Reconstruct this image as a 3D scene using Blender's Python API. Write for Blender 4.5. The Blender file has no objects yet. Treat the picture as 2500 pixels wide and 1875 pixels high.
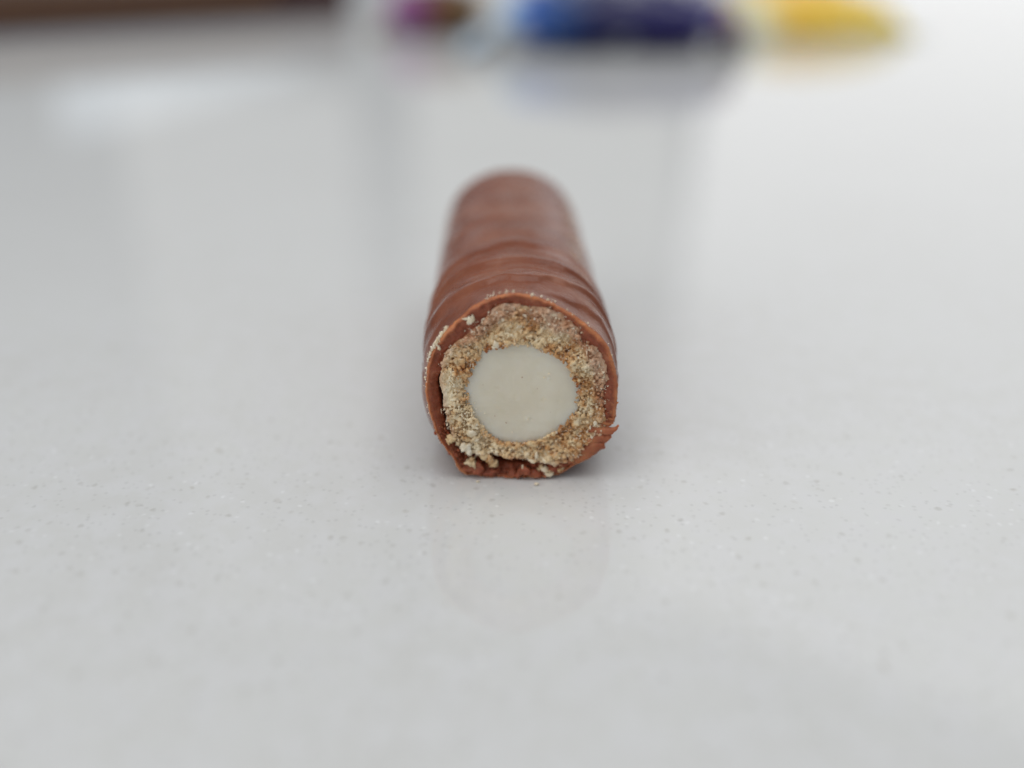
import bpy, bmesh, math, random
import numpy as np
from mathutils import Vector, Matrix

MM = 0.001
rng = np.random.default_rng(7)
random.seed(7)
S = bpy.context.scene
COL = S.collection

# ------------------------------------------------------------------ camera
cam_d = bpy.data.cameras.new("camera")
cam = bpy.data.objects.new("camera", cam_d)
COL.objects.link(cam)
S.camera = cam
cam.location = (0.0, -63.0 * MM, 37.93 * MM)
cam.rotation_euler = (math.radians(90 - 25.8), 0, 0)
cam_d.sensor_width = 36.0
cam_d.lens = 36.0 * 2474 / 2500
cam_d.clip_start = 0.002
cam_d.clip_end = 50
cam_d.dof.use_dof = True
cam_d.dof.focus_distance = 70.0 * MM
cam_d.dof.aperture_fstop = 8.6

# ------------------------------------------------------------------ world and window light
W = bpy.data.worlds.new("World")
S.world = W
W.use_nodes = True
bg = W.node_tree.nodes["Background"]
bg.inputs["Color"].default_value = (0.90, 0.95, 1.0, 1)
bg.inputs["Strength"].default_value = 0.28

def area(name, loc, target, sx, sy, power, color):
    d = bpy.data.lights.new(name, 'AREA')
    d.shape = 'RECTANGLE'; d.size = sx; d.size_y = sy; d.energy = power; d.color = color
    o = bpy.data.objects.new(name, d); COL.objects.link(o)
    o.location = loc
    o.rotation_euler = (Vector(target) - Vector(loc)).to_track_quat('-Z', 'Y').to_euler()
    return o

# tall windows behind the bar (the right one brightest, narrow piers between them), a low far
# window on the left, the bright ceiling and an added fill lamp at the front left
area("window_right", (1.20, 2.05, 0.93), (0, 0, 0.58), 1.75, 1.85, 8.4, (1.0, 0.985, 0.97))
area("window_middle", (0.085, 2.3, 0.96), (0.085, 0, 0.96), 0.62, 1.87, 1.05, (1.0, 0.98, 0.90))
area("window_left", (-0.635, 2.3, 1.13), (-0.635, 0, 1.13), 0.54, 1.54, 0.60, (1.0, 0.98, 0.93))
area("window_far", (-0.83, 2.70, 0.40), (0.10, 2.34, 0.40), 1.0, 0.12, 0.17, (0.80, 0.90, 1.0))
area("ceiling_bounce", (0.1, 0.0, 2.2), (0.1, 0, 0), 2.4, 1.8, 32, (1.0, 0.99, 0.97))
area("front_fill", (-1.6, -1.0, 0.9), (0, 0, 0), 2.0, 1.6, 14, (1.0, 0.97, 0.92))  # added fill, brightens the cut face and the bar's left side

S.render.engine = 'CYCLES'
S.cycles.use_denoising = True
S.cycles.max_bounces = 14
S.cycles.diffuse_bounces = 8
S.view_settings.view_transform = 'Standard'
S.view_settings.look = 'None'
S.view_settings.exposure = 0.0
S.view_settings.gamma = 1.0

# ------------------------------------------------------------------ helpers
def lin(r, g, b):
    f = lambda c: (c / 255 / 12.92) if c / 255 <= 0.04045 else ((c / 255 + 0.055) / 1.055) ** 2.4
    return (f(r), f(g), f(b), 1)

class NT:
    def __init__(s, name):
        s.m = bpy.data.materials.new(name); s.m.use_nodes = True
        s.t = s.m.node_tree
        s.b = s.t.nodes["Principled BSDF"]
    def n(s, kind, **kw):
        o = s.t.nodes.new(kind)
        for k, v in kw.items():
            setattr(o, k, v)
        return o
    def l(s, a, b):
        s.t.links.new(a, b)
    def coord(s):
        return s.n('ShaderNodeTexCoord').outputs['Object']
    def noise(s, scale, detail=3, rough=0.55, vec=None, dist=0.0):
        o = s.n('ShaderNodeTexNoise')
        o.inputs['Scale'].default_value = scale; o.inputs['Detail'].default_value = detail
        o.inputs['Roughness'].default_value = rough; o.inputs['Distortion'].default_value = dist
        s.l(vec if vec is not None else s.coord(), o.inputs['Vector'])
        return o.outputs['Fac']
    def ramp(s, fac, stops, interp='LINEAR'):
        o = s.n('ShaderNodeValToRGB'); e = o.color_ramp.elements
        o.color_ramp.interpolation = interp
        while len(e) > len(stops):
            e.remove(e[-1])
        while len(e) < len(stops):
            e.new(0.5)
        for q, (p, c) in zip(e, stops):
            q.position = p; q.color = c if len(c) == 4 else (*c, 1)
        s.l(fac, o.inputs['Fac'])
        return o.outputs['Color']
    def mix(s, fac, a, b, blend='MIX'):
        o = s.n('ShaderNodeMix', data_type='RGBA', blend_type=blend)
        for v, i in ((fac, 0), (a, 6), (b, 7)):
            if hasattr(v, 'node'):
                s.l(v, o.inputs[i])
            else:
                o.inputs[i].default_value = v
        return o.outputs[2]
    def bump(s, height, dist, strength=1.0):
        o = s.n('ShaderNodeBump')
        o.inputs['Distance'].default_value = dist; o.inputs['Strength'].default_value = strength
        s.l(height, o.inputs['Height']); s.l(o.outputs['Normal'], s.b.inputs['Normal'])
    def base(s, v):
        if hasattr(v, 'node'):
            s.l(v, s.b.inputs['Base Color'])
        else:
            s.b.inputs['Base Color'].default_value = v
    def set(s, **kw):
        for k, v in kw.items():
            s.b.inputs[k.replace('_', ' ')].default_value = v
    def sss(s, w, rad, scale):
        s.b.inputs['Subsurface Weight'].default_value = w
        s.b.inputs['Subsurface Radius'].default_value = rad
        s.b.inputs['Subsurface Scale'].default_value = scale

def mesh_obj(name, verts, faces, mats, parent=None, smooth=True, mat_index=None):
    me = bpy.data.meshes.new(name)
    verts = np.asarray(verts, np.float32); faces = np.asarray(faces, np.int32)
    k = faces.shape[1]
    me.vertices.add(len(verts)); me.vertices.foreach_set('co', verts.ravel())
    me.loops.add(faces.size); me.loops.foreach_set('vertex_index', faces.ravel())
    me.polygons.add(len(faces))
    me.polygons.foreach_set('loop_start', np.arange(0, faces.size, k, dtype=np.int32))
    me.polygons.foreach_set('loop_total', np.full(len(faces), k, np.int32))
    if mat_index is not None:
        me.polygons.foreach_set('material_index', np.asarray(mat_index, np.int32))
    me.polygons.foreach_set('use_smooth', np.full(len(faces), smooth))
    me.update(calc_edges=True); me.validate()
    for m in (mats if isinstance(mats, (list, tuple)) else [mats]):
        me.materials.append(m.m)
    o = bpy.data.objects.new(name, me); COL.objects.link(o)
    o.parent = parent
    return o

def empty(name, loc, label, cat, group=None):
    o = bpy.data.objects.new(name, None); COL.objects.link(o)
    o.empty_display_size = 0.004
    o.location = loc; o['label'] = label; o['category'] = cat
    if group:
        o['group'] = group
    return o

_lat = {}
def noise3(p, freq, seed):
    """trilinear value noise in [-1,1]; p: (...,3) in mm"""
    if seed not in _lat:
        _lat[seed] = np.random.default_rng(seed).uniform(-1, 1, (64, 64, 64)).astype(np.float32)
    L = _lat[seed]
    q = np.asarray(p, np.float32) * freq + 100.0
    i = np.floor(q).astype(np.int32); f = q - i
    f = f * f * (3 - 2 * f)
    i0 = i & 63; i1 = (i + 1) & 63
    x0, y0, z0 = i0[..., 0], i0[..., 1], i0[..., 2]
    x1, y1, z1 = i1[..., 0], i1[..., 1], i1[..., 2]
    fx, fy, fz = f[..., 0], f[..., 1], f[..., 2]
    c00 = L[x0, y0, z0] * (1 - fx) + L[x1, y0, z0] * fx
    c10 = L[x0, y1, z0] * (1 - fx) + L[x1, y1, z0] * fx
    c01 = L[x0, y0, z1] * (1 - fx) + L[x1, y0, z1] * fx
    c11 = L[x0, y1, z1] * (1 - fx) + L[x1, y1, z1] * fx
    return (c00 * (1 - fy) + c10 * fy) * (1 - fz) + (c01 * (1 - fy) + c11 * fy) * fz

def fbm(p, freq, seed, octv=3, gain=0.5):
    a = 1.0; s = 0
    for k in range(octv):
        s = s + a * noise3(p, freq, seed + k); freq *= 2.07; a *= gain
    return s

def pt(x, y, z):
    return np.stack(np.broadcast_arrays(np.asarray(x, np.float32), np.asarray(y, np.float32), np.asarray(z, np.float32)), -1)

def smooth01(t):
    t = np.clip(t, 0, 1); return t * t * (3 - 2 * t)

def table(pts):
    a = np.array([p[0] for p in pts]); r = np.array([p[1] for p in pts])
    a = np.concatenate([a - 360, a, a + 360]); r = np.concatenate([r, r, r])
    def fn(deg):
        # light smoothing of the piecewise outline
        return sum(w * np.interp(np.mod(deg + d, 360), a, r) for d, w in ((-3, .2), (-1.5, .2), (0, .2), (1.5, .2), (3, .2)))
    return fn

# cross-section of the cut end in mm, polar about the centre of the cream
CX, CZ = 0.643, 6.90
OUTER = table([(3.4, 6.63), (12.8, 6.64), (20.6, 6.69), (27.4, 6.77), (32.8, 6.81), (38.6, 6.74), (46.6, 6.63), (56.1, 6.59), (65.4, 6.72), (73.7, 6.89), (81.2, 7.02), (88.2, 7.17), (94.9, 7.28), (101.7, 7.27), (108.8, 7.23), (116.7, 7.1), (122.5, 6.92), (128.3, 6.84), (135.2, 6.84), (140.6, 6.86), (147.0, 6.76), (152.7, 6.79), (158.9, 6.78), (165.5, 6.65), (172.3, 6.63), (180.9, 6.59), (189.7, 6.54), (200.3, 6.68), (210.1, 6.87), (217.6, 7.01), (226.3, 7.08), (232.4, 7.53), (237.6, 7.9), (243.3, 7.58), (250.1, 7.27), (264.8, 6.91), (272.5, 6.92), (280.1, 7.0), (291.6, 7.11), (299.1, 7.08), (306.5, 7.0), (316.2, 6.95), (324.9, 6.75), (331.8, 6.6), (338.4, 6.95), (346.5, 6.85), (354.9, 6.71)])
CIN = table([(18.6, 5.84), (32.9, 5.91), (47.6, 5.89), (62.1, 6.03), (73.3, 6.19), (87.9, 6.26), (95.5, 6.46), (103.1, 6.5), (109.8, 6.3), (116.6, 6.01), (124.0, 5.75), (134.5, 5.83), (143.8, 5.84), (152.1, 6.05), (160.7, 5.93), (167.4, 5.87), (176.1, 5.77), (186.0, 5.7), (199.2, 5.81), (211.3, 6.04), (224.6, 6.4), (231.9, 6.51), (243.8, 6.32), (255.6, 6.12), (268.5, 5.97), (281.4, 6.2), (293.6, 6.5), (305.0, 6.55), (318.4, 6.3), (331.3, 6.2), (340.5, 6.2), (349.5, 6.0), (359.0, 5.79)])
BIS = table([(18.9, 5.82), (32.6, 5.86), (46.6, 5.85), (61.5, 5.98), (72.9, 6.12), (87.8, 6.2), (95.7, 6.35), (102.0, 6.36), (109.2, 6.15), (116.3, 5.78), (125.1, 5.65), (135.3, 5.72), (144.2, 5.73), (152.2, 5.92), (160.2, 5.8), (167.1, 5.71), (176.0, 5.61), (186.2, 5.52), (200.1, 5.55), (210.5, 5.8), (221.8, 6.1), (229.5, 6.18), (241.1, 5.85), (247.9, 5.25), (255.3, 5.2), (268.2, 5.2), (282.6, 5.6), (294.7, 6.3), (305.3, 6.45), (317.4, 6.4), (329.3, 6.3), (339.9, 6.15), (349.2, 5.95), (359.0, 5.75)])
CREAM = table([(1.5, 3.91), (13.3, 3.86), (26.0, 3.81), (40.3, 3.78), (65.7, 3.45), (88.8, 3.57), (99.8, 3.65), (108.4, 3.63), (120.3, 3.83), (134.9, 3.86), (149.6, 3.88), (165.1, 3.83), (175.5, 3.81), (187.5, 3.8), (205.2, 3.77), (227.3, 3.99), (248.6, 4.2), (274.1, 4.08), (298.5, 4.04), (318.8, 3.98), (336.5, 4.03), (349.7, 3.91)])

def body_r(deg):
    """full section of the bar behind the cut: round sides, a flat base on the counter"""
    t = np.radians(deg)
    c, s = np.cos(t), np.sin(t)
    n = 2.2
    r_up = ((np.abs(c) / 7.05) ** n + (np.abs(s) / 7.15) ** n) ** (-1 / n)
    r_dn = ((np.abs(c) / 7.15) ** 2.9 + (np.abs(s) / 7.3) ** 2.9) ** (-1 / 2.9)
    return np.where(s > 0, r_up, r_dn)

# ------------------------------------------------------------------ materials
def m_counter():
    k = NT("speckled_quartz"); v = k.coord()
    cloud = k.noise(55, 3, 0.5, v); fine = k.noise(420, 3, 0.6, v)
    col = k.mix(cloud, lin(204, 204, 203), lin(215, 217, 217))
    col = k.mix(k.ramp(fine, [(0.42, (0, 0, 0)), (0.62, (1, 1, 1))]), col, lin(212, 213, 214))
    def specks(scale, r0, r1, rand_lo, colour, amt, col):
        vo = k.n('ShaderNodeTexVoronoi'); vo.inputs['Scale'].default_value = scale
        wob = k.n('ShaderNodeTexNoise'); wob.inputs['Scale'].default_value = scale * 1.6
        k.l(v, wob.inputs['Vector'])
        mx = k.n('ShaderNodeMix', data_type='VECTOR'); mx.inputs[0].default_value = 0.0004
        mad = k.n('ShaderNodeVectorMath', operation='MULTIPLY_ADD')
        k.l(wob.outputs['Color'], mad.inputs[0]); mad.inputs[1].default_value = (0.45 / scale,) * 3
        k.l(v, mad.inputs[2]); k.l(mad.outputs[0], vo.inputs['Vector'])
        shape = k.ramp(vo.outputs['Distance'], [(r0, (1, 1, 1)), (r1, (0, 0, 0))])
        sep = k.n('ShaderNodeSeparateColor'); k.l(vo.outputs['Color'], sep.inputs[0])
        pick = k.ramp(sep.outputs[0], [(rand_lo, (0, 0, 0)), (min(rand_lo + 0.25, 1), (1, 1, 1))])
        f = k.mix(1.0, shape, pick, 'MULTIPLY')
        f = k.mix(1.0, f, (amt, amt, amt, 1), 'MULTIPLY')
        return k.mix(f, col, colour)
    col = specks(950, 0.10, 0.28, 0.60, lin(150, 146, 136), 0.30, col)
    col = specks(1900, 0.10, 0.36, 0.40, lin(152, 152, 150), 0.24, col)
    col = specks(1250, 0.10, 0.28, 0.66, lin(245, 247, 250), 0.32, col)
    col = specks(330, 0.05, 0.12, 0.62, lin(140, 128, 104), 0.30, col)
    k.base(col)
    k.set(Roughness=0.045, IOR=1.56)
    rr = k.ramp(k.noise(160, 2, 0.5, v), [(0.3, (0.035,) * 3), (0.7, (0.07,) * 3)])
    k.l(rr, k.b.inputs['Roughness'])
    k.bump(k.noise(300, 2, 0.5, v), 0.00001, 0.25)
    return k

def m_choc_skin():
    k = NT("milk_chocolate_skin"); v = k.coord()
    a = k.noise(230, 4, 0.6, v)
    k.base(k.ramp(a, [(0.3, lin(114, 65, 47)), (0.5, lin(130, 77, 57)), (0.62, lin(138, 86, 65)), (0.8, lin(158, 108, 87))]))
    k.set(IOR=1.46, Specular_IOR_Level=0.24)
    k.l(k.ramp(k.noise(500, 3, 0.6, v), [(0.3, (0.17,) * 3), (0.5, (0.27,) * 3), (0.7, (0.42,) * 3)]), k.b.inputs['Roughness'])
    k.sss(0.12, (1.0, 0.38, 0.18), 0.0006)
    h = k.mix(0.35, k.noise(700, 3, 0.6, v), k.noise(3200, 2, 0.6, v))
    k.bump(h, 0.00012, 0.6)
    return k

def m_choc_cut():
    k = NT("milk_chocolate_cut"); v = k.coord()
    a = k.noise(900, 4, 0.65, v)
    col = k.ramp(a, [(0.3, lin(130, 62, 38)), (0.55, lin(150, 80, 54)), (0.75, lin(172, 106, 76))])
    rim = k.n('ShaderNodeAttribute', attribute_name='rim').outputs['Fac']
    k.base(k.mix(rim, col, lin(198, 130, 84)))  # glow of the backlit thin edge, painted in as lighter orange
    k.set(Roughness=0.55, IOR=1.46)
    k.sss(0.35, (1.0, 0.36, 0.14), 0.0007)
    h = k.mix(0.5, k.noise(2600, 3, 0.6, v), k.noise(7000, 2, 0.6, v))
    k.bump(h, 0.00005, 0.35)
    return k

def m_biscuit():
    k = NT("baked_biscuit_crumb"); v = k.coord()
    at = k.n('ShaderNodeAttribute', attribute_name='toast').outputs['Fac']
    col = k.ramp(at, [(0.0, lin(240, 226, 196)), (0.35, lin(224, 196, 152)), (0.65, lin(200, 150, 96)), (1.0, lin(160, 94, 46))])
    sm = k.n('ShaderNodeAttribute', attribute_name='smear').outputs['Fac']
    col = k.mix(sm, col, lin(186, 130, 106))
    g = k.noise(5200, 3, 0.6, v)
    col = k.mix(k.ramp(g, [(0.56, (0, 0, 0)), (0.66, (0.6,) * 3)]), col, lin(238, 228, 208))
    k.base(col)
    k.set(Roughness=0.5, IOR=1.45)
    k.sss(0.0, (1.0, 0.75, 0.5), 0.0003)
    return k

def m_crumb():
    k = NT("pale_biscuit_crumb"); v = k.coord()
    k.base(k.ramp(k.noise(1500, 3, 0.6, v), [(0.35, lin(232, 214, 182)), (0.6, lin(243, 234, 214)), (0.8, lin(250, 246, 236))]))
    k.set(Roughness=0.28, IOR=1.5)
    return k

def m_cream():
    k = NT("white_cream_filling"); v = k.coord()
    a = k.noise(260, 3, 0.55, v)
    col = k.ramp(a, [(0.3, lin(226, 218, 198)), (0.5, lin(231, 224, 206)), (0.7, lin(236, 231, 216))])
    k.base(col)
    k.set(Roughness=0.42, IOR=1.45)
    k.sss(0.8, (1.0, 0.9, 0.7), 0.0016)
    h = k.mix(0.5, k.noise(500, 3, 0.5, v), k.noise(2500, 2, 0.5, v))
    k.bump(h, 0.0001, 0.5)
    return k

def plain(name, c, rough=0.4, var=0.12, scale=300, metallic=0.0):
    k = NT(name); v = k.coord()
    d = tuple(x * (1 - var) for x in c[:3]) + (1,)
    k.base(k.ramp(k.noise(scale, 3, 0.5, v), [(0.35, d), (0.65, c)]))
    k.set(Roughness=rough, Metallic=metallic)
    return k

COUNTER = m_counter(); SKIN = m_choc_skin(); CUT = m_choc_cut()
BISC = m_biscuit(); CRUMB = m_crumb(); CRM = m_cream()

# ------------------------------------------------------------------ the counter
bm = bmesh.new()
bmesh.ops.create_cube(bm, size=1)
for v in bm.verts:
    v.co = Vector((v.co.x * 3.0, v.co.y * 2.4 + 0.70, v.co.z * 0.03 - 0.015))
bmesh.ops.bevel(bm, geom=[e for e in bm.edges], offset=0.003, segments=3, affect='EDGES')
me = bpy.data.meshes.new("counter_top"); bm.to_mesh(me); bm.free()
me.materials.append(COUNTER.m)
o = bpy.data.objects.new("counter_top", me); COL.objects.link(o)
o['kind'] = 'structure'; o['label'] = "pale grey speckled polished stone counter top"

# ------------------------------------------------------------------ the chocolate bar
bar = empty("chocolate_bar", (0, 0, 0), "cut milk chocolate bar with biscuit tube and round white cream centre", "chocolate bar")

def build_coating():
    NT_ = 720
    deg = np.arange(NT_) * 360.0 / NT_
    th = np.radians(deg); ct, st = np.cos(th), np.sin(th)
    Ro, Ri, Rb = OUTER(deg), CIN(deg), body_r(deg)
    L = 36.6
    # ---- outer skin, from the back tip to the cut rim
    ys = np.concatenate([np.linspace(0.0, 3.0, 40)[1:], np.linspace(3.0, 16, 140)[1:], np.linspace(16, L, 110)[1:]])
    ridges = [(1.8, .8, .12), (4.1, .9, .42), (5.9, .6, .14), (7.4, 1.0, .42), (9.3, .6, .14), (11.0, 1.2, .36), (14.6, 1.6, .10), (19.0, 2.0, .11), (24.5, 2.4, .10), (30.0, 2.2, .08)]
    rows = []; mat = []; rim_glow = []
    def ring(y, r):
        x = CX + r * ct; z = CZ + r * st
        return np.stack([x, np.broadcast_to(y, x.shape), z], -1)
    for y in ys[::-1]:
        k = smooth01(y / 3.2)
        r = Ro * (1 - k) + Rb * k
        # ripples left by the enrobing curtain, slanted and forking round the bar
        up = smooth01((st + 0.55) / 1.1)
        p = pt(ct * 7, y, st * 7)
        warp = 0.9 * noise3(pt(ct * 3, y * 0.5, st * 3), 0.35, 11) + 0.7 * noise3(p, 0.35, 12) + 0.25 * noise3(p, 0.9, 17)
        rip = 0
        for j, (y0, w, a) in enumerate(ridges):
            sl = 0.5 * math.sin(j * 1.9) * ct + 1.2 * (1 - st) * 0.5
            d = (y + warp * 1.05 - y0 - sl) / w
            amp = a * (0.75 + 0.45 * noise3(pt(ct * 4, j * 3.1, st * 4), 0.5, 13))
            rip = rip + amp * np.where(d < 0, np.exp(-(d * 2.2) ** 2), np.exp(-(d * 1.0) ** 2))
        r = r + smooth01(y / 1.8) * (rip - 0.12) * up
        r = r + 0.10 * noise3(p, 0.22, 14) * smooth01(y / 3) + 0.03 * noise3(p, 0.7, 15)
        # rounded far end
        e = np.clip((y - (L - 2.4)) / 2.4, 0, 1)
        r = r * np.sqrt(np.clip(1 - (e * 0.985) ** 2.6, 0.0, 1))
        # fringe of the rim right at the cut
        f = max(0.0, 1 - y / 0.5)
        r = r + f * 0.05 * noise3(pt(ct * 7, 0, st * 7), 2.2, 16)
        r = r * (1 - 0.0021 * y)
        q = ring(y, r); q[:, 0] -= 0.020 * y
        q[:, 2] += CZ * 0.0021 * y * 0.9                 # keeps the slimmer far end level
        rows.append(q); mat.append(0); rim_glow.append(np.zeros(NT_))
    # ---- the cut: rim, front face, then the inner wall going back
    yb = 0.10 * noise3(pt(ct * 7, 0, st * 7), 0.6, 21)          # uneven cut plane
    rough_bot = smooth01((-st - 0.55) / 0.35)
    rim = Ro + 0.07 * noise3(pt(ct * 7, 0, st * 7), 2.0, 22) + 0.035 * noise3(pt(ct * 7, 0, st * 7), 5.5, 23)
    nf = 30
    gap = smooth01((np.abs(deg - 222) - 62) / -14.0)      # the biscuit has come away at left and below
    rim_glow_w = 0.20 + 0.10 * noise3(pt(ct * 7, 5, st * 7), 0.5, 26)
    Ri = Ri - 0.28 * (1 - gap)
    for i in range(nf + 1):
        t = i / nf
        r = rim * (1 - t) + (Ri + 0.10 * noise3(pt(ct * 6, 3, st * 6), 1.2, 24) + 0.05 * noise3(pt(ct * 6, 3, st * 6), 4, 25)) * t
        x = CX + r * ct; z = CZ + r * st
        p = pt(x, 0, z)
        prof = -0.16 * math.exp(-((t - 0.13) / 0.11) ** 2) - 0.06 * math.sin(math.pi * min(1, t * 1.4)) + (0.28 + 0.4 * gap) * max(0, t - 0.4) ** 1.2
        y = yb + prof + 0.06 * fbm(p, 1.3, 31, 3, 0.6) + (0.05 + 0.22 * rough_bot) * fbm(p, 2.6, 35, 3, 0.6) * min(1, t * 5)
        q = np.stack([x, y, z], -1)
        rows.append(q); mat.append(1)
        rim_glow.append(np.exp(-(((rim - r) / rim_glow_w) ** 2)) * (0.75 + 0.35 * noise3(p, 1.5, 27)))  # strength of the painted edge glow, fading inward
    for i, dy in enumerate((0.35, 0.8, 1.5, 2.6, 4.0, 6.0)):
        r = Ri + 0.12 * noise3(pt(ct * 6, dy, st * 6), 1.0, 41)
        x = CX + r * ct; z = CZ + r * st
        rows.append(np.stack([x, np.full(NT_, 0.45 + dy), z], -1)); mat.append(1); rim_glow.append(np.zeros(NT_))
    rows.append(np.stack([CX + 0.5 * ct, np.full(NT_, 6.6), CZ + 0.5 * st], -1)); mat.append(1); rim_glow.append(np.zeros(NT_))
    V = np.concatenate(rows)
    V[:, 2] = np.maximum(V[:, 2], 0.03 + 0.03 * (noise3(V * [1, 1, 0], 1.5, 44) + 1))   # flat base lies on the counter
    n = len(rows)
    a = np.arange(NT_); b = (a + 1) % NT_
    F = []; M = []
    for i in range(n - 1):
        F.append(np.stack([i * NT_ + a, i * NT_ + b, (i + 1) * NT_ + b, (i + 1) * NT_ + a], -1))
        M.append(np.full(NT_, max(mat[i], mat[i + 1]) if i >= len(ys) - 1 else 0))
    # caps (back tip, hidden inner end) as fans of quads
    tip = len(V); V = np.concatenate([V, [[CX, L + 0.02, CZ]], [[CX, 6.6, CZ]]])
    a2 = np.arange(0, NT_, 2)
    F.append(np.stack([np.full(len(a2), tip), (a2 + 2) % NT_, a2 + 1, a2], -1)); M.append(np.zeros(len(a2), int))
    e0 = (n - 1) * NT_
    F.append(np.stack([np.full(len(a2), tip + 1), e0 + a2, e0 + a2 + 1, e0 + (a2 + 2) % NT_], -1)); M.append(np.ones(len(a2), int))
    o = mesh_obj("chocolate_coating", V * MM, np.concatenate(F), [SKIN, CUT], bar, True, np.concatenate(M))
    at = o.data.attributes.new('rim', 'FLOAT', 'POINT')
    at.data.foreach_set('value', np.concatenate(rim_glow + [np.zeros(2)]).astype(np.float32))
    return o

build_coating()

# ---- surface nets on a density grid: used for the porous biscuit
def surface_nets(f, origin, h):
    s = f > 0
    nx, ny, nz = f.shape
    acc = np.zeros((nx - 1, ny - 1, nz - 1, 3), np.float32); cnt = np.zeros((nx - 1, ny - 1, nz - 1), np.float32)
    cells = (nx - 1, ny - 1, nz - 1)
    for ax in range(3):
        o1, o2 = [k for k in range(3) if k != ax]
        for d1 in (0, 1):
            for d2 in (0, 1):
                sl0 = [None] * 3; sl1 = [None] * 3
                sl0[ax] = slice(0, cells[ax]); sl1[ax] = slice(1, cells[ax] + 1)
                for oo, dd in ((o1, d1), (o2, d2)):
                    sl0[oo] = sl1[oo] = slice(dd, dd + cells[oo])
                A = f[tuple(sl0)]; B = f[tuple(sl1)]
                x = (A > 0) != (B > 0)
                t = np.where(x, A / np.where(x, A - B, 1), 0)
                acc[..., ax] += np.where(x, t, 0)
                acc[..., o1] += np.where(x, d1, 0); acc[..., o2] += np.where(x, d2, 0)
                cnt += x
    act = cnt > 0
    idx = -np.ones(cells, np.int32); idx[act] = np.arange(act.sum())
    ijk = np.argwhere(act)
    V = (ijk + acc[act] / cnt[act][:, None]) * h + origin
    F = []
    for ax in range(3):
        o1, o2 = [(1, 2), (2, 0), (0, 1)][ax]
        sA = [slice(1, -1)] * 3; sB = [slice(1, -1)] * 3
        sA[ax] = slice(0, -1); sB[ax] = slice(1, None)
        A = s[tuple(sA)]; B = s[tuple(sB)]
        e = np.argwhere(A != B)
        off = np.ones(3, int); off[ax] = 0
        flip = A[tuple(e.T)]
        e = e + off
        def c(d1, d2):
            q = e.copy(); q[:, o1] -= d1; q[:, o2] -= d2
            return idx[q[:, 0], q[:, 1], q[:, 2]]
        q = np.stack([c(1, 1), c(0, 1), c(0, 0), c(1, 0)], -1)
        q[~flip] = q[~flip][:, ::-1]
        F.append(q)
    return V, np.concatenate(F)

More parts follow.
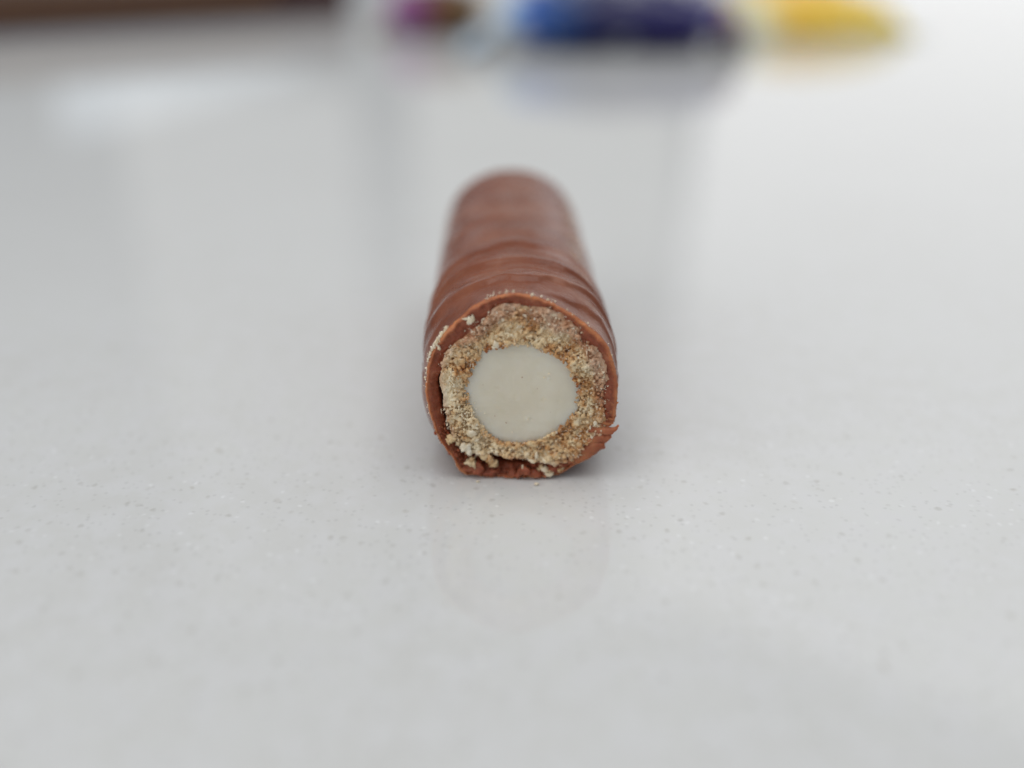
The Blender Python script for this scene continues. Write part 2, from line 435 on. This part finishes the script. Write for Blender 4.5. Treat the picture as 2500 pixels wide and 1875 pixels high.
def build_biscuit():
    h = 0.055
    x0, x1, y0, y1, z0, z1 = -6.3, 7.6, -0.75, 2.2, 0.0, 13.9
    gx, gy, gz = np.arange(x0, x1, h), np.arange(y0, y1, h), np.arange(z0, z1, h)
    X, Z = np.meshgrid(gx, gz, indexing='ij')
    deg = np.degrees(np.arctan2(Z - CZ, X - CX)) % 360; R = np.hypot(X - CX, Z - CZ)
    P2 = pt(X, 0, Z)
    edge_o = BIS(deg) + 0.30 * smooth01((Z - 2.2) / 1.5) * smooth01((X + 2.4) / 1.4) + 0.14 * fbm(P2, 0.9, 51, 3)
    edge_i = CREAM(deg) + 0.04 + 0.16 * fbm(P2, 1.2, 55, 4, 0.85)
    front = 0.0 + 0.20 * noise3(P2, 0.45, 61) + 0.16 * fbm(P2, 1.3, 62, 2) + 0.07 * noise3(P2, 4.2, 66) + 0.05 * noise3(P2, 8.0, 67)
    front = front - 0.10 * np.clip((R - BIS(deg) + 1.0) / 1.2, 0, 1) * smooth01((X + 2.4) / 1.4)
    low = smooth01((CZ - 3.4 - Z) / 1.5)
    front = front + 0.25 * low * noise3(P2, 0.7, 68)
    ringd = np.minimum(edge_o - R, R - edge_i)
    Y = gy[None, :, None]
    f = np.minimum(ringd[:, None, :], Y - front[:, None, :])
    f = np.minimum(f, (y1 - 2 * h) - Y).astype(np.float32)
    # gas bubbles of the baked crumb: fine everywhere, large toward the lower left
    rs = np.random.default_rng(3)
    N = 10000
    ang = rs.uniform(0, 360, N); rad = np.sqrt(rs.uniform(3.3 ** 2, 6.6 ** 2, N))
    bx = CX + rad * np.cos(np.radians(ang)); bz = CZ + rad * np.sin(np.radians(ang))
    base = np.exp(rs.normal(math.log(0.085), 0.36, N))
    big = ((ang > 185) & (ang < 275)) & (rs.random(N) < 0.10)
    br = np.where(big, rs.uniform(0.22, 0.48, N), np.clip(base, 0.06, 0.2))
    by = front[np.clip(np.searchsorted(gx, bx), 0, len(gx) - 1), np.clip(np.searchsorted(gz, bz), 0, len(gz) - 1)] + br * rs.uniform(-0.8, 0.15, N)
    for c in range(N):
        r = br[c]; m = r + 2 * h
        # the pale smooth chunk on the left stays dense
        if -5.4 < bx[c] < -4.2 and 5.6 < bz[c] < 8.4 and r > 0.06:
            continue
        i0, i1 = np.searchsorted(gx, (bx[c] - m, bx[c] + m)); j0, j1 = np.searchsorted(gy, (by[c] - m, by[c] + m)); k0, k1 = np.searchsorted(gz, (bz[c] - m, bz[c] + m))
        if i1 <= i0 or j1 <= j0 or k1 <= k0:
            continue
        d = np.sqrt((gx[i0:i1, None, None] - bx[c]) ** 2 + (gy[None, j0:j1, None] - by[c]) ** 2 + (gz[None, None, k0:k1] - bz[c]) ** 2) - r
        v = f[i0:i1, j0:j1, k0:k1]; np.minimum(v, d, out=v)
    # grains that stand proud of the cut
    N = 4600
    ang = rs.uniform(0, 360, N); t = rs.uniform(-0.05, 0.97, N)
    ri, ro = CREAM(ang), BIS(ang); rad = ri + (ro - ri) * t
    bx = CX + rad * np.cos(np.radians(ang)); bz = CZ + rad * np.sin(np.radians(ang))
    fy = front[np.clip(np.searchsorted(gx, bx), 0, len(gx) - 1), np.clip(np.searchsorted(gz, bz), 0, len(gz) - 1)]
    by = fy + rs.uniform(-0.16, 0.12, N); br = np.clip(np.exp(rs.normal(math.log(0.066), 0.35, N)), 0.045, 0.15)
    sx, sz = rs.uniform(0.6, 1.6, N), rs.uniform(0.6, 1.6, N)
    for c in range(N):
        r = br[c]; m = 1.7 * r + h
        if -5.4 < bx[c] < -4.3 and 5.6 < bz[c] < 8.4:
            continue
        i0, i1 = np.searchsorted(gx, (bx[c] - m, bx[c] + m)); j0, j1 = np.searchsorted(gy, (by[c] - m, by[c] + m)); k0, k1 = np.searchsorted(gz, (bz[c] - m, bz[c] + m))
        if i1 <= i0 or j1 <= j0 or k1 <= k0:
            continue
        d = r - np.sqrt(((gx[i0:i1, None, None] - bx[c]) / sx[c]) ** 2 + (gy[None, j0:j1, None] - by[c]) ** 2 + ((gz[None, None, k0:k1] - bz[c]) / sz[c]) ** 2)
        v = f[i0:i1, j0:j1, k0:k1]; np.maximum(v, d, out=v)
    # a torn lobe of crumb hanging down over the hollow at lower left
    PX = pt(gx[:, None, None], gy[None, :, None], gz[None, None, :])
    f += 0.035 * noise3(PX, 6.0, 71) + 0.03 * noise3(PX, 2.5, 72)
    f[:, :, 0] = -1; f[:, :, -1] = -1; f[0] = -1; f[-1] = -1; f[:, 0] = -1; f[:, -1] = -1
    V, F = surface_nets(f, np.array([gx[0], gy[0], gz[0]]), h)
    o = mesh_obj("biscuit_tube", V * MM, F, BISC, bar, False)
    # how far each spot is baked: browner towards the filling, pale chunk on the left
    d2 = np.degrees(np.arctan2(V[:, 2] - CZ, V[:, 0] - CX)) % 360; r2 = np.hypot(V[:, 0] - CX, V[:, 2] - CZ)
    tt = np.clip((r2 - CREAM(d2)) / (BIS(d2) - CREAM(d2)), 0, 1)
    toast = 0.39 + 0.34 * noise3(V, 0.8, 81) + 0.30 * noise3(V, 2.4, 82) + 0.16 * noise3(V, 5.0, 83) + 0.25 * np.exp(-(tt / 0.16) ** 2)
    pale = np.exp(-(((V[:, 0] + 4.6) / 0.8) ** 2 + ((V[:, 2] - 6.8) / 1.6) ** 2))
    toast = np.clip(toast - 0.55 * pale - 0.10 * (V[:, 0] < -1) * (V[:, 2] < 6), 0, 1)
    at = o.data.attributes.new('toast', 'FLOAT', 'POINT'); at.data.foreach_set('value', toast.astype(np.float32))
    smear = np.clip((tt - 0.5) / 0.4, 0, 1) * smooth01((V[:, 2] - 4) / 3) * smooth01((V[:, 0] + 4.2) / 1.5) + 0.5 * np.clip((tt - 0.75) / 0.25, 0, 1)
    smear = np.clip(smear * (0.85 + 0.8 * noise3(V, 1.1, 85) + 0.5 * noise3(V, 3.5, 86)), 0, 0.62)
    at = o.data.attributes.new('smear', 'FLOAT', 'POINT'); at.data.foreach_set('value', smear.astype(np.float32))
    return front, gx, gz

FRONT, GX, GZ = build_biscuit()
def front_at(x, z):
    return float(FRONT[min(max(np.searchsorted(GX, x), 0), len(GX) - 1), min(max(np.searchsorted(GZ, z), 0), len(GZ) - 1)])

# ---- cream centre
def build_cream():
    n = 360; m = 90
    deg = np.arange(n); th = np.radians(deg)
    Rc = CREAM(deg) + 0.20
    rows = []
    for i in range(m + 1):
        t = i / m
        r = Rc * (0.004 + 0.996 * t)
        x = CX + r * np.cos(th); z = CZ + r * np.sin(th)
        p = pt(x, 0, z)
        y = 0.02 + 0.05 * noise3(p, 0.35, 91) + 0.012 * noise3(p, 1.6, 92) + 0.010 * noise3(pt(x * 0.35, 0, z * 3), 1.4, 93) + 0.03 * np.maximum(0, noise3(p, 2.2, 94) - 0.55) + 0.10 * max(0, (t - 0.93) / 0.07) ** 2
        rows.append(np.stack([x, y, z], -1))
    # small pits and bumps in the cut face
    V = np.concatenate(rows)
    for px, pz, r, a in ((2.15, 6.25, .16, .06), (1.05, 4.75, .14, -.08), (1.35, 4.7, .1, .05), (-1.0, 7.1, .2, .04), (0.2, 6.4, .25, .03), (2.5, 7.9, .1, -.06), (-0.5, 5.2, .08, .05), (3.3, 6.2, .18, .03)):
        d = np.hypot(V[:, 0] - px, V[:, 2] - pz)
        V[:, 1] += a * np.exp(-(d / r) ** 2)
    rows2 = [np.stack([CX + Rc * np.cos(th), np.full(n, 0.25 + k), CZ + Rc * np.sin(th)], -1) for k in (0.4, 2.5)]
    V = np.concatenate([V] + rows2)
    a = np.arange(n); b = (a + 1) % n
    F = np.concatenate([np.stack([i * n + a, (i + 1) * n + a, (i + 1) * n + b, i * n + b], -1) for i in range(m + 2)])
    c = len(V); V = np.concatenate([V, [[CX, V[:n, 1].mean(), CZ]]])
    a2 = np.arange(0, n, 2)
    F = np.concatenate([F, np.stack([np.full(len(a2), c), a2, a2 + 1, (a2 + 2) % n], -1)])
    mesh_obj("cream_filling", V * MM, F, CRM, bar)
build_cream()

# ---- crumbs, shavings
bm = bmesh.new(); bmesh.ops.create_icosphere(bm, subdivisions=1, radius=1)
ICO_V = np.array([v.co for v in bm.verts]); ICO_F = np.array([[v.index for v in f.verts] for f in bm.faces]); bm.free()
bm = bmesh.new(); bmesh.ops.create_icosphere(bm, subdivisions=3, radius=1)
ICO3_V = np.array([v.co for v in bm.verts]); ICO3_F = np.array([[v.index for v in f.verts] for f in bm.faces]); bm.free()

def rot(rs):
    q = rs.normal(size=4); q /= np.linalg.norm(q); w, x, y, z = q
    return np.array([[1 - 2 * (y * y + z * z), 2 * (x * y - z * w), 2 * (x * z + y * w)], [2 * (x * y + z * w), 1 - 2 * (x * x + z * z), 2 * (y * z - x * w)], [2 * (x * z - y * w), 2 * (y * z + x * w), 1 - 2 * (x * x + y * y)]])

def bits(name, centres, sizes, mat, seed, jag=0.35, smooth=False, sliver=0.0):
    rs = np.random.default_rng(seed); Vs = []; Fs = []; k = 0
    for c, s in zip(centres, sizes):
        sc = s * (np.array([0.35, 0.5, 2.0]) * rs.uniform(0.7, 1.3, 3) if rs.random() < sliver else rs.uniform(0.45, 1.3, 3))
        v = ICO_V * (1 + rs.uniform(-jag, jag, (len(ICO_V), 1))) * sc
        Vs.append(v @ rot(rs).T + c); Fs.append(ICO_F + k); k += len(ICO_V)
    o = mesh_obj(name, np.concatenate(Vs) * MM, np.concatenate(Fs), mat, bar, smooth)
    o['kind'] = 'stuff'
    return o

rs = np.random.default_rng(21)
# fine pale grit lying over the cut biscuit
C_, S_ = [], []
for _ in range(2300):
    a = rs.uniform(0, 360); t = rs.uniform(-0.04, 1.0) if rs.random() < 0.85 else rs.uniform(0.9, 1.16)
    r = CREAM(a) + (BIS(a) - CREAM(a)) * t
    x, z = CX + r * math.cos(math.radians(a)), CZ + r * math.sin(math.radians(a))
    if x < -4.2 and 5.6 < z < 8.4:
        continue
    C_.append((x, front_at(x, z) - rs.uniform(-0.04, 0.04) if t < 1 else 0.05, z)); S_.append(min(0.16, math.exp(rs.normal(math.log(0.045), 0.45))))
bits("biscuit_grit", C_, S_, CRUMB, 5, 0.5, False, 0.2)
# dust of crumbs along the rim, thickest at upper left
C_, S_ = [], []
for _ in range(900):
    a = rs.normal(142, 15) if rs.random() < 0.78 else rs.uniform(20, 215)
    if noise3(pt(7 * math.cos(math.radians(a)), 0, 7 * math.sin(math.radians(a))), 1.1, 97) < -0.35 + 0.5 * rs.random():
        continue
    r = OUTER(np.array(a)) + rs.normal(0.03, 0.06)
    C_.append((CX + r * math.cos(math.radians(a)), rs.uniform(-0.08, 0.35), CZ + r * math.sin(math.radians(a)))); S_.append(min(0.15, math.exp(rs.normal(math.log(0.05), 0.42))))
bits("rim_crumb_dust", C_, S_, CRUMB, 6, 0.5, False, 0.35)
# chocolate grit along the lower lip
C_, S_ = [], []
for _ in range(420):
    a = (rs.uniform(205, 350) if rs.random() < 0.6 else rs.uniform(205, 240)); t = rs.uniform(0, 1.05)
    r = CIN(np.array(a)) * (1 - t) + OUTER(np.array(a)) * t
    z = CZ + r * math.sin(math.radians(a))
    C_.append((CX + r * math.cos(math.radians(a)), rs.uniform(-0.15, 0.25), max(z, 0.08))); S_.append(min(0.2, math.exp(rs.normal(math.log(0.055), 0.45))))
bits("chocolate_grit", C_, S_, CUT, 8)

C_ = [(2.55, -.02, 8.25), (2.2, -.02, 7.98), (-2.2, -.02, 5.35), (-1.9, -.02, 5.2), (-2.5, -.02, 5.55), (2.35, -.02, 6.3), (1.1, -.02, 4.75), (3.2, -.02, 6.9), (-2.6, 0, 6.0), (0.0, -.01, 3.7), (2.9, -.01, 4.6)]
bits("sugar_specks", C_, [.07, .05, .05, .05, .05, .07, .06, .04, .05, .04, .05], CRUMB, 9, 0.5)
C_ = [(-0.42, -.01, 4.45), (0.7, 0, 7.98), (-1.2, 0, 5.0), (1.75, 0, 7.1), (2.7, 0, 5.3), (-2.0, 0, 7.4)]
bits("pit_shade_specks", C_, [.05, .035, .03, .02, .03, .025], CUT, 10, 0.5)  # dark bits in the cream imitating the shade inside tiny bubble pits

def lump(name, c, size, mat, seed, sq=(1, 1, 1), rough=0.45, freq=None):
    """one irregular torn lump"""
    freq = freq or 1.6 / max(size, 0.05)
    rs = np.random.default_rng(seed)
    v = ICO3_V * np.array(sq)
    n = fbm(ICO3_V * size * 1.0 + seed * 3.7, freq, 100 + seed % 7, 3, 0.6)
    v = v * (1 + rough * n[:, None]) * size
    return mesh_obj(name, (v + np.array(c)) * MM, ICO3_F, mat, bar)

# individual crumbs one can pick out
for k, (x, z, y, s, sq) in enumerate([
        (-2.75, 12.30, -0.12, .20, (1.1, .7, 1.2)), (-3.05, 12.38, -0.05, .17, (1.5, .7, .8)), (-2.62, 12.48, -0.1, .13, (.7, .7, 1.5)), (-2.92, 12.12, -0.14, .13, (.8, .7, 1.4)),
        (-5.07, 10.40, 0.05, .20, (.7, .8, 1.3)), (-4.95, 10.2, 0.0, .14, (1, 1, 1)),
        (-1.12, 10.55, -0.2, .22, (1.0, .7, 1.2)), (-1.2, 10.3, -0.15, .12, (1.3, .7, .7)),
        (-2.1, 13.15, 0.1, .09, (.5, .5, 2.2)), (0.12, 14.12, 0.1, .09, (.5, .5, 2.2)),
        (1.75, 1.95, -0.35, .15, (.8, .8, 1.9)), (1.5, 1.55, -0.4, .17, (1.3, .8, .8)),
        (4.3, 2.75, -0.2, .10, (.55, .6, 3.6)), (2.65, 0.42, -0.25, .22, (1.2, .8, .8)), (2.35, 0.75, -0.2, .24, (1.0, .8, .9)),
        (5.85, 4.45, -0.15, .17, (.9, .8, 1.2)), (5.5, 4.1, -0.15, .10, (.6, .6, 1.7)),
        (-2.85, 3.75, -0.25, .30, (1, .7, 1.1)), (-2.55, 3.3, -0.25, .20, (1, .7, 1)), (-3.3, 2.6, -0.2, .33, (1.2, .8, 1.0)), (-3.05, 2.2, -0.25, .24, (1.1, .8, .9)),
        (0.75, 1.05, -0.35, .09, (.6, .6, 2.0))]):
    lump("biscuit_crumb", (x, y, z), s, CRUMB, 200 + k, sq)
# torn biscuit lobe over the hollow, and brown lumps on the lower lip
_rs = np.random.default_rng(77)
_fl = []
for _a in list(_rs.uniform(278, 322, 13)) + list(_rs.uniform(212, 240, 7)):
    _r = CIN(np.array(_a)) + _rs.uniform(-0.35, 0.30)
    _fl.append((CX + _r * math.cos(math.radians(_a)), max(CZ + _r * math.sin(math.radians(_a)), 0.25), _rs.uniform(-0.12, 0.02), _rs.uniform(.12, .26), tuple(_rs.uniform(.7, 1.3, 3))))
for k, (x, z, y, s, sq) in enumerate(_fl + [(-2.0, 2.05, .0, .42, (.9, .8, 1.0)), (-1.65, 1.55, -.02, .36, (.8, .8, 1.0)), (-1.3, 1.15, -.05, .30, (1.0, .8, .8))]):
    ob = lump("biscuit_flake", (x, y, z), s, BISC, 240 + k, sq, 0.6)
    at = ob.data.attributes.new('toast', 'FLOAT', 'POINT'); at.data.foreach_set('value', np.full(len(ob.data.vertices), 0.2 + 0.37 * ((k * 0.618) % 1), np.float32))
for k, (x, z, y, s, sq) in enumerate([(0.95, 0.72, -.25, .44, (1.0, .8, .9)), (0.45, 0.35, -.3, .24, (.9, .8, 1.1)), (1.6, .42, -.2, .36, (1.3, .8, .8)), (2.9, .75, -.12, .34, (1.2, .8, .8)), (3.5, 1.1, -.1, .30, (1.3, .8, .8)), (-2.6, .75, .05, .50, (1.2, .8, 1.0)), (-1.6, .45, .1, .42, (1.6, .8, .8)), (4.1, 1.75, -.05, .35, (1.2, .7, .8))]):
    lump("chocolate_crumb", (x, y, z), s, CUT, 260 + k, sq, 0.55)

def shaving(pts, widths, thick, seed):
    """a curled chocolate flake: a ragged tapering strip swept along a bent line (face plane x, z; y forward)"""
    P = np.array(pts, float); n = 34
    u = np.linspace(0, 1, n); k = np.linspace(0, 1, len(P))
    # quadratic-ish smoothing by dense resample + box filter
    Q = np.stack([np.interp(u, k, P[:, i]) for i in range(3)], -1)
    for _ in range(4):
        Q[1:-1] = (Q[:-2] + 2 * Q[1:-1] + Q[2:]) / 4
    Wd = np.interp(u, np.linspace(0, 1, len(widths)), widths)
    T = np.gradient(Q, axis=0); T /= np.linalg.norm(T, axis=1)[:, None]
    up = np.array([0, 1.0, 0]); N1 = np.cross(T, up); N1 /= np.linalg.norm(N1, axis=1)[:, None]
    m = 14; V = []
    for i in range(n):
        for j in range(m):
            a = 2 * math.pi * j / m
            rr = 1 + 0.35 * math.sin(a * 3 + seed) * 0.3
            V.append(Q[i] + N1[i] * math.cos(a) * Wd[i] * 0.5 * rr + up * math.sin(a) * thick * 0.5 * (0.4 + 0.6 * Wd[i] / max(widths)))
    V = np.array(V); V += 0.07 * np.stack([fbm(V, 2.2, 300 + seed, 2), fbm(V, 2.2, 310 + seed, 2), fbm(V, 2.2, 320 + seed, 2)], -1)
    F = [[i * m + j, i * m + (j + 1) % m, (i + 1) * m + (j + 1) % m, (i + 1) * m + j] for i in range(n - 1) for j in range(m)]
    for e, base in ((0, 0), (1, (n - 1) * m)):
        for j in range(1, m - 2, 2):
            q = [base, base + j, base + j + 1, base + j + 2]
            F.append(q if e else q[::-1])
    o = mesh_obj("chocolate_shaving", V * MM, F, CUT, bar)
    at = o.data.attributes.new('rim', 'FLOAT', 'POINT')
    at.data.foreach_set('value', np.clip(0.35 + 0.4 * noise3(V, 1.6, 330), 0, 1).astype(np.float32))  # the painted edge glow again, in uneven patches
    return o

shaving([(5.4, .15, 3.95), (6.2, -.02, 3.85), (6.9, -.14, 3.82), (7.35, -.18, 4.05), (7.5, -.2, 4.35)], (.5, .62, .5, .28, .06), .5, 1)
shaving([(4.6, .22, 2.55), (5.6, .0, 2.85), (6.5, -.12, 3.2), (7.0, -.15, 3.45)], (.6, .85, .7, .2), .5, 2)
shaving([(5.4, .05, 2.95), (6.1, -.2, 3.05), (6.65, -.26, 3.2)], (.2, .24, .05), .22, 9)
shaving([(4.2, .20, 1.85), (5.2, -.05, 2.15), (6.0, -.18, 2.6), (6.6, -.18, 2.75)], (.6, .8, .8, .4), .5, 3)
shaving([(4.9, .05, 2.3), (5.5, -.25, 2.45), (6.2, -.3, 2.85)], (.15, .22, .06), .2, 10)
shaving([(3.5, .15, 1.15), (4.6, -.05, 1.5), (5.5, -.1, 2.0), (6.0, -.1, 2.25)], (.45, .6, .6, .2), .5, 4)
shaving([(6.8, .12, 6.6), (7.1, .02, 6.55), (7.28, -.02, 6.65)], (.3, .2, .05), .2, 11)
shaving([(6.75, .1, 5.75), (7.05, .02, 5.6), (7.25, -.02, 5.62)], (.25, .18, .05), .2, 12)
shaving([(6.3, .1, 4.45), (6.7, -.05, 4.4), (7.1, -.1, 4.5)], (.3, .25, .06), .25, 13)
shaving([(6.7, .12, 4.75), (6.95, .0, 4.7), (7.2, -.05, 4.85)], (.35, .25, .06), .25, 5)
shaving([(6.75, .1, 6.0), (7.1, .0, 5.95), (7.4, -.05, 6.1)], (.45, .28, .06), .25, 6)
shaving([(6.75, .1, 5.4), (7.05, .0, 5.3), (7.22, -.03, 5.3)], (.4, .3, .1), .25, 7)

# ------------------------------------------------------------------ the blurred packets behind
def pillow_pack(name, label, loc, rz, length, width, height, skin, seal, seed, seal_len=9.0, flat=0.75, seal2=None, sink=0.0, seal_len2=None):
    """a filled flow-wrap packet: swollen body, two flat zig-zag end seals. sizes in mm"""
    root = empty(name, (loc[0] * MM, loc[1] * MM, 0), label, "wrapper")
    root.rotation_euler = (0, 0, math.radians(rz))
    n, m = 90, 64
    rows = []
    for i in range(n + 1):
        t = i / n; x = (t - 0.5) * length
        e = min(t, 1 - t) / 0.5
        k = max(0.0, 1 - (1 - e) ** 3.2) ** 0.5
        a = np.linspace(0, 2 * math.pi, m, endpoint=False)
        ca, sa = np.cos(a), np.sin(a)
        yy = np.sign(ca) * np.abs(ca) ** 0.8 * width / 2 * (1.06 - 0.06 * k)
        zz = np.sign(sa) * np.abs(sa) ** flat * (0.35 + (height / 2 - 0.35) * k)
        wr = (1 - k) * 1.2 + 0.75
        p = pt(x, yy, zz + seed * 9)
        yy = yy + wr * 0.8 * noise3(p, 0.16, 400 + seed); zz = zz + wr * k * (1.1 * noise3(pt(x * 0.6, yy, zz + seed), 0.26, 410 + seed) + 0.6 * noise3(pt(x, yy * 0.5, zz + seed), 0.55, 415 + seed))
        rows.append(np.stack([np.full(m, x), yy, zz + height / 2 - sink], -1))
    V = np.concatenate(rows); V[:, 2] = np.maximum(V[:, 2], 0.15)
    a = np.arange(m); b = (a + 1) % m
    F = np.concatenate([np.stack([i * m + a, (i + 1) * m + a, (i + 1) * m + b, i * m + b], -1) for i in range(n)])
    mesh_obj("packet_body", V * MM, F, skin, root)
    for s in (-1, 1):
        nx_, ny_ = 10, 40
        if s > 0 and seal_len2:
            seal_len = seal_len2
        X, Yy = np.meshgrid(np.linspace(0, seal_len, nx_), np.linspace(-width / 2, width / 2, ny_), indexing='ij')
        Xz = X.copy(); Xz[-1] -= 0.9 * (np.arange(ny_) % 2)
        Zz = height / 2 - 0.42 * height * np.sqrt(X / seal_len) + 0.25 * np.sin(X * 3.2) + 0.8 * (X / seal_len) * np.sin(Yy * 0.4 + seed)
        Zz = np.maximum(Zz - sink, 0.6)
        top = np.stack([s * (length / 2 - 0.6 + Xz), Yy, Zz], -1).reshape(-1, 3); bot = top - [0, 0, 0.35]
        Vv = np.concatenate([top, bot]); N0 = nx_ * ny_
        Fq = []
        for i in range(nx_ - 1):
            for j in range(ny_ - 1):
                q = [i * ny_ + j, (i + 1) * ny_ + j, (i + 1) * ny_ + j + 1, i * ny_ + j + 1]
                Fq.append(q); Fq.append([N0 + w for w in q[::-1]])
        edge = [i * ny_ for i in range(nx_)] + [(nx_ - 1) * ny_ + j for j in range(1, ny_)] + [i * ny_ + ny_ - 1 for i in range(nx_ - 2, -1, -1)] + [j for j in range(ny_ - 2, 0, -1)]
        for q0, q1 in zip(edge, edge[1:] + edge[:1]):
            Fq.append([q0, q1, N0 + q1, N0 + q0])
        mesh_obj("end_seal", Vv * MM, Fq, seal if s < 0 or seal2 is None else seal2, root)
    return root

def banded(name, axis, stops, rough=0.3, glow=0.0, patch=(0.75, 0.8, 0.85, 1)):
    k = NT(name)
    sep = k.n('ShaderNodeSeparateXYZ'); k.l(k.coord(), sep.inputs[0])
    mp = k.n('ShaderNodeMapRange')
    lo, hi = stops[0][0], stops[-1][0]
    mp.inputs[1].default_value = lo * MM; mp.inputs[2].default_value = hi * MM
    add = k.n('ShaderNodeMath', operation='MULTIPLY_ADD')
    k.l(k.noise(120, 2, 0.5), add.inputs[0]); add.inputs[1].default_value = 0.004; k.l(sep.outputs[axis], add.inputs[2])
    k.l(add.outputs[0], mp.inputs[0])
    col = k.ramp(mp.outputs[0], [((p - lo) / (hi - lo), c) for p, c in stops])
    blotch = k.ramp(k.noise(190, 1, 0.4), [(0.64, (0, 0, 0)), (0.70, (0.7,) * 3)])      # pale printed shapes
    k.base(k.mix(blotch, col, patch))
    k.set(Roughness=rough)
    if glow:
        k.sss(glow, (1.0, 0.8, 0.35), 0.02)      # thin film lets the daylight through
    return k

white_film = plain("white_film", lin(226, 232, 240), 0.3)
pale_blue_film = plain("pale_blue_film", lin(205, 226, 244), 0.28)
blue_film = banded("blue_printed_film", 0, [(-31, lin(225, 238, 248)), (-27, lin(170, 208, 240)), (-22, lin(30, 88, 180)), (-14, lin(14, 66, 130)), (-4, lin(22, 22, 78)), (22, lin(28, 20, 92)), (27, lin(40, 30, 110)), (31, lin(150, 74, 50))])
yellow_film = banded("yellow_printed_film", 0, [(-24, lin(245, 236, 215)), (-15, lin(250, 226, 170)), (-11, lin(255, 188, 40)), (24, lin(255, 200, 64))], 0.3, 0.9, lin(255, 240, 200))
purple_film = banded("purple_printed_film", 0, [(-15, lin(200, 150, 170)), (-5, lin(130, 64, 140)), (1, lin(110, 54, 60)), (5, lin(96, 60, 24)), (16, lin(90, 62, 24))], 0.3, 0.0, lin(170, 150, 60))
gold_film = plain("gold_film", lin(170, 130, 60), 0.3)

pillow_pack("snack_wrapper", "blue and navy snack wrapper with pale blue crimped end, behind the bar", (28, 232, 0), -1.5, 62, 44, 17, blue_film, pale_blue_film, 1, 11, 0.75, plain("navy_film", lin(44, 34, 100), 0.3), 0.0, 3.5)
pillow_pack("snack_wrapper", "yellow snack wrapper with whitish end, rightmost of the wrappers behind the bar", (90, 278, 0), 4, 48, 64, 25, yellow_film, white_film, 2, 6, 1.15, None, 11.5)
pillow_pack("sweet_wrapper", "small purple and brown sweet wrapper left of the blue wrapper", (-22, 258, 0), -4, 28, 24, 14, purple_film, gold_film, 3, 5)

# dark brown carton on the left
def carton():
    root = empty("chocolate_carton", (-152 * MM, 312 * MM, 0), "long dark brown carton with a gold line, at the far left edge", "box")
    root.rotation_euler = (0, 0, math.radians(29))
    root.location = (-150 * MM, 278 * MM, 0)
    dark = plain("dark_brown_card", lin(74, 46, 46), 0.45); gold = plain("gold_line", lin(150, 112, 62), 0.35)
    def box(name, sx, sy, z0, z1, mat, cx=0, cy=0, bev=0.8):
        b = bmesh.new(); bmesh.ops.create_cube(b, size=1)
        for v in b.verts:
            v.co = Vector(((cx + v.co.x * sx) * MM, (cy + v.co.y * sy) * MM, ((z0 + z1) / 2 + v.co.z * (z1 - z0)) * MM))
        bmesh.ops.bevel(b, geom=list(b.edges), offset=bev * MM, segments=3, affect='EDGES')
        me = bpy.data.meshes.new(name); b.to_mesh(me); b.free(); me.materials.append(mat.m)
        ob = bpy.data.objects.new(name, me); COL.objects.link(ob); ob.parent = root
        return ob
    box("carton_body", 190, 50, 0.05, 14, dark)
    box("gold_line", 150, 0.5, 8.0, 10.5, gold, cx=-6, cy=-25.1, bev=0.1)
    box("lid_flap", 0.6, 47, 1.2, 13.2, dark, cx=95.2, bev=0.15)
carton()

# two tiny crumbs fallen on the counter at the foot of the cut
for k, (x, y, sz) in enumerate([(1.75, -1.15, .13), (-2.45, -0.75, .10)]):
    v = ICO3_V * np.array([1.2, 1.0, .7]); n = fbm(ICO3_V + k * 5.0, 1.4, 500, 3, 0.6)
    v = v * (1 + 0.4 * n[:, None]) * sz; v[:, 2] -= v[:, 2].min()
    ob = mesh_obj("biscuit_crumb", v * MM, ICO3_F, CRUMB)
    ob.location = (x * MM, y * MM, 0.00001)
    ob['label'] = ("tiny pale crumb on the counter in front of the cut end, right of its middle", "tiny pale crumb on the counter in front of the cut end's lower left corner")[k]
    ob['category'] = "crumb"; ob['group'] = "crumbs on the counter"
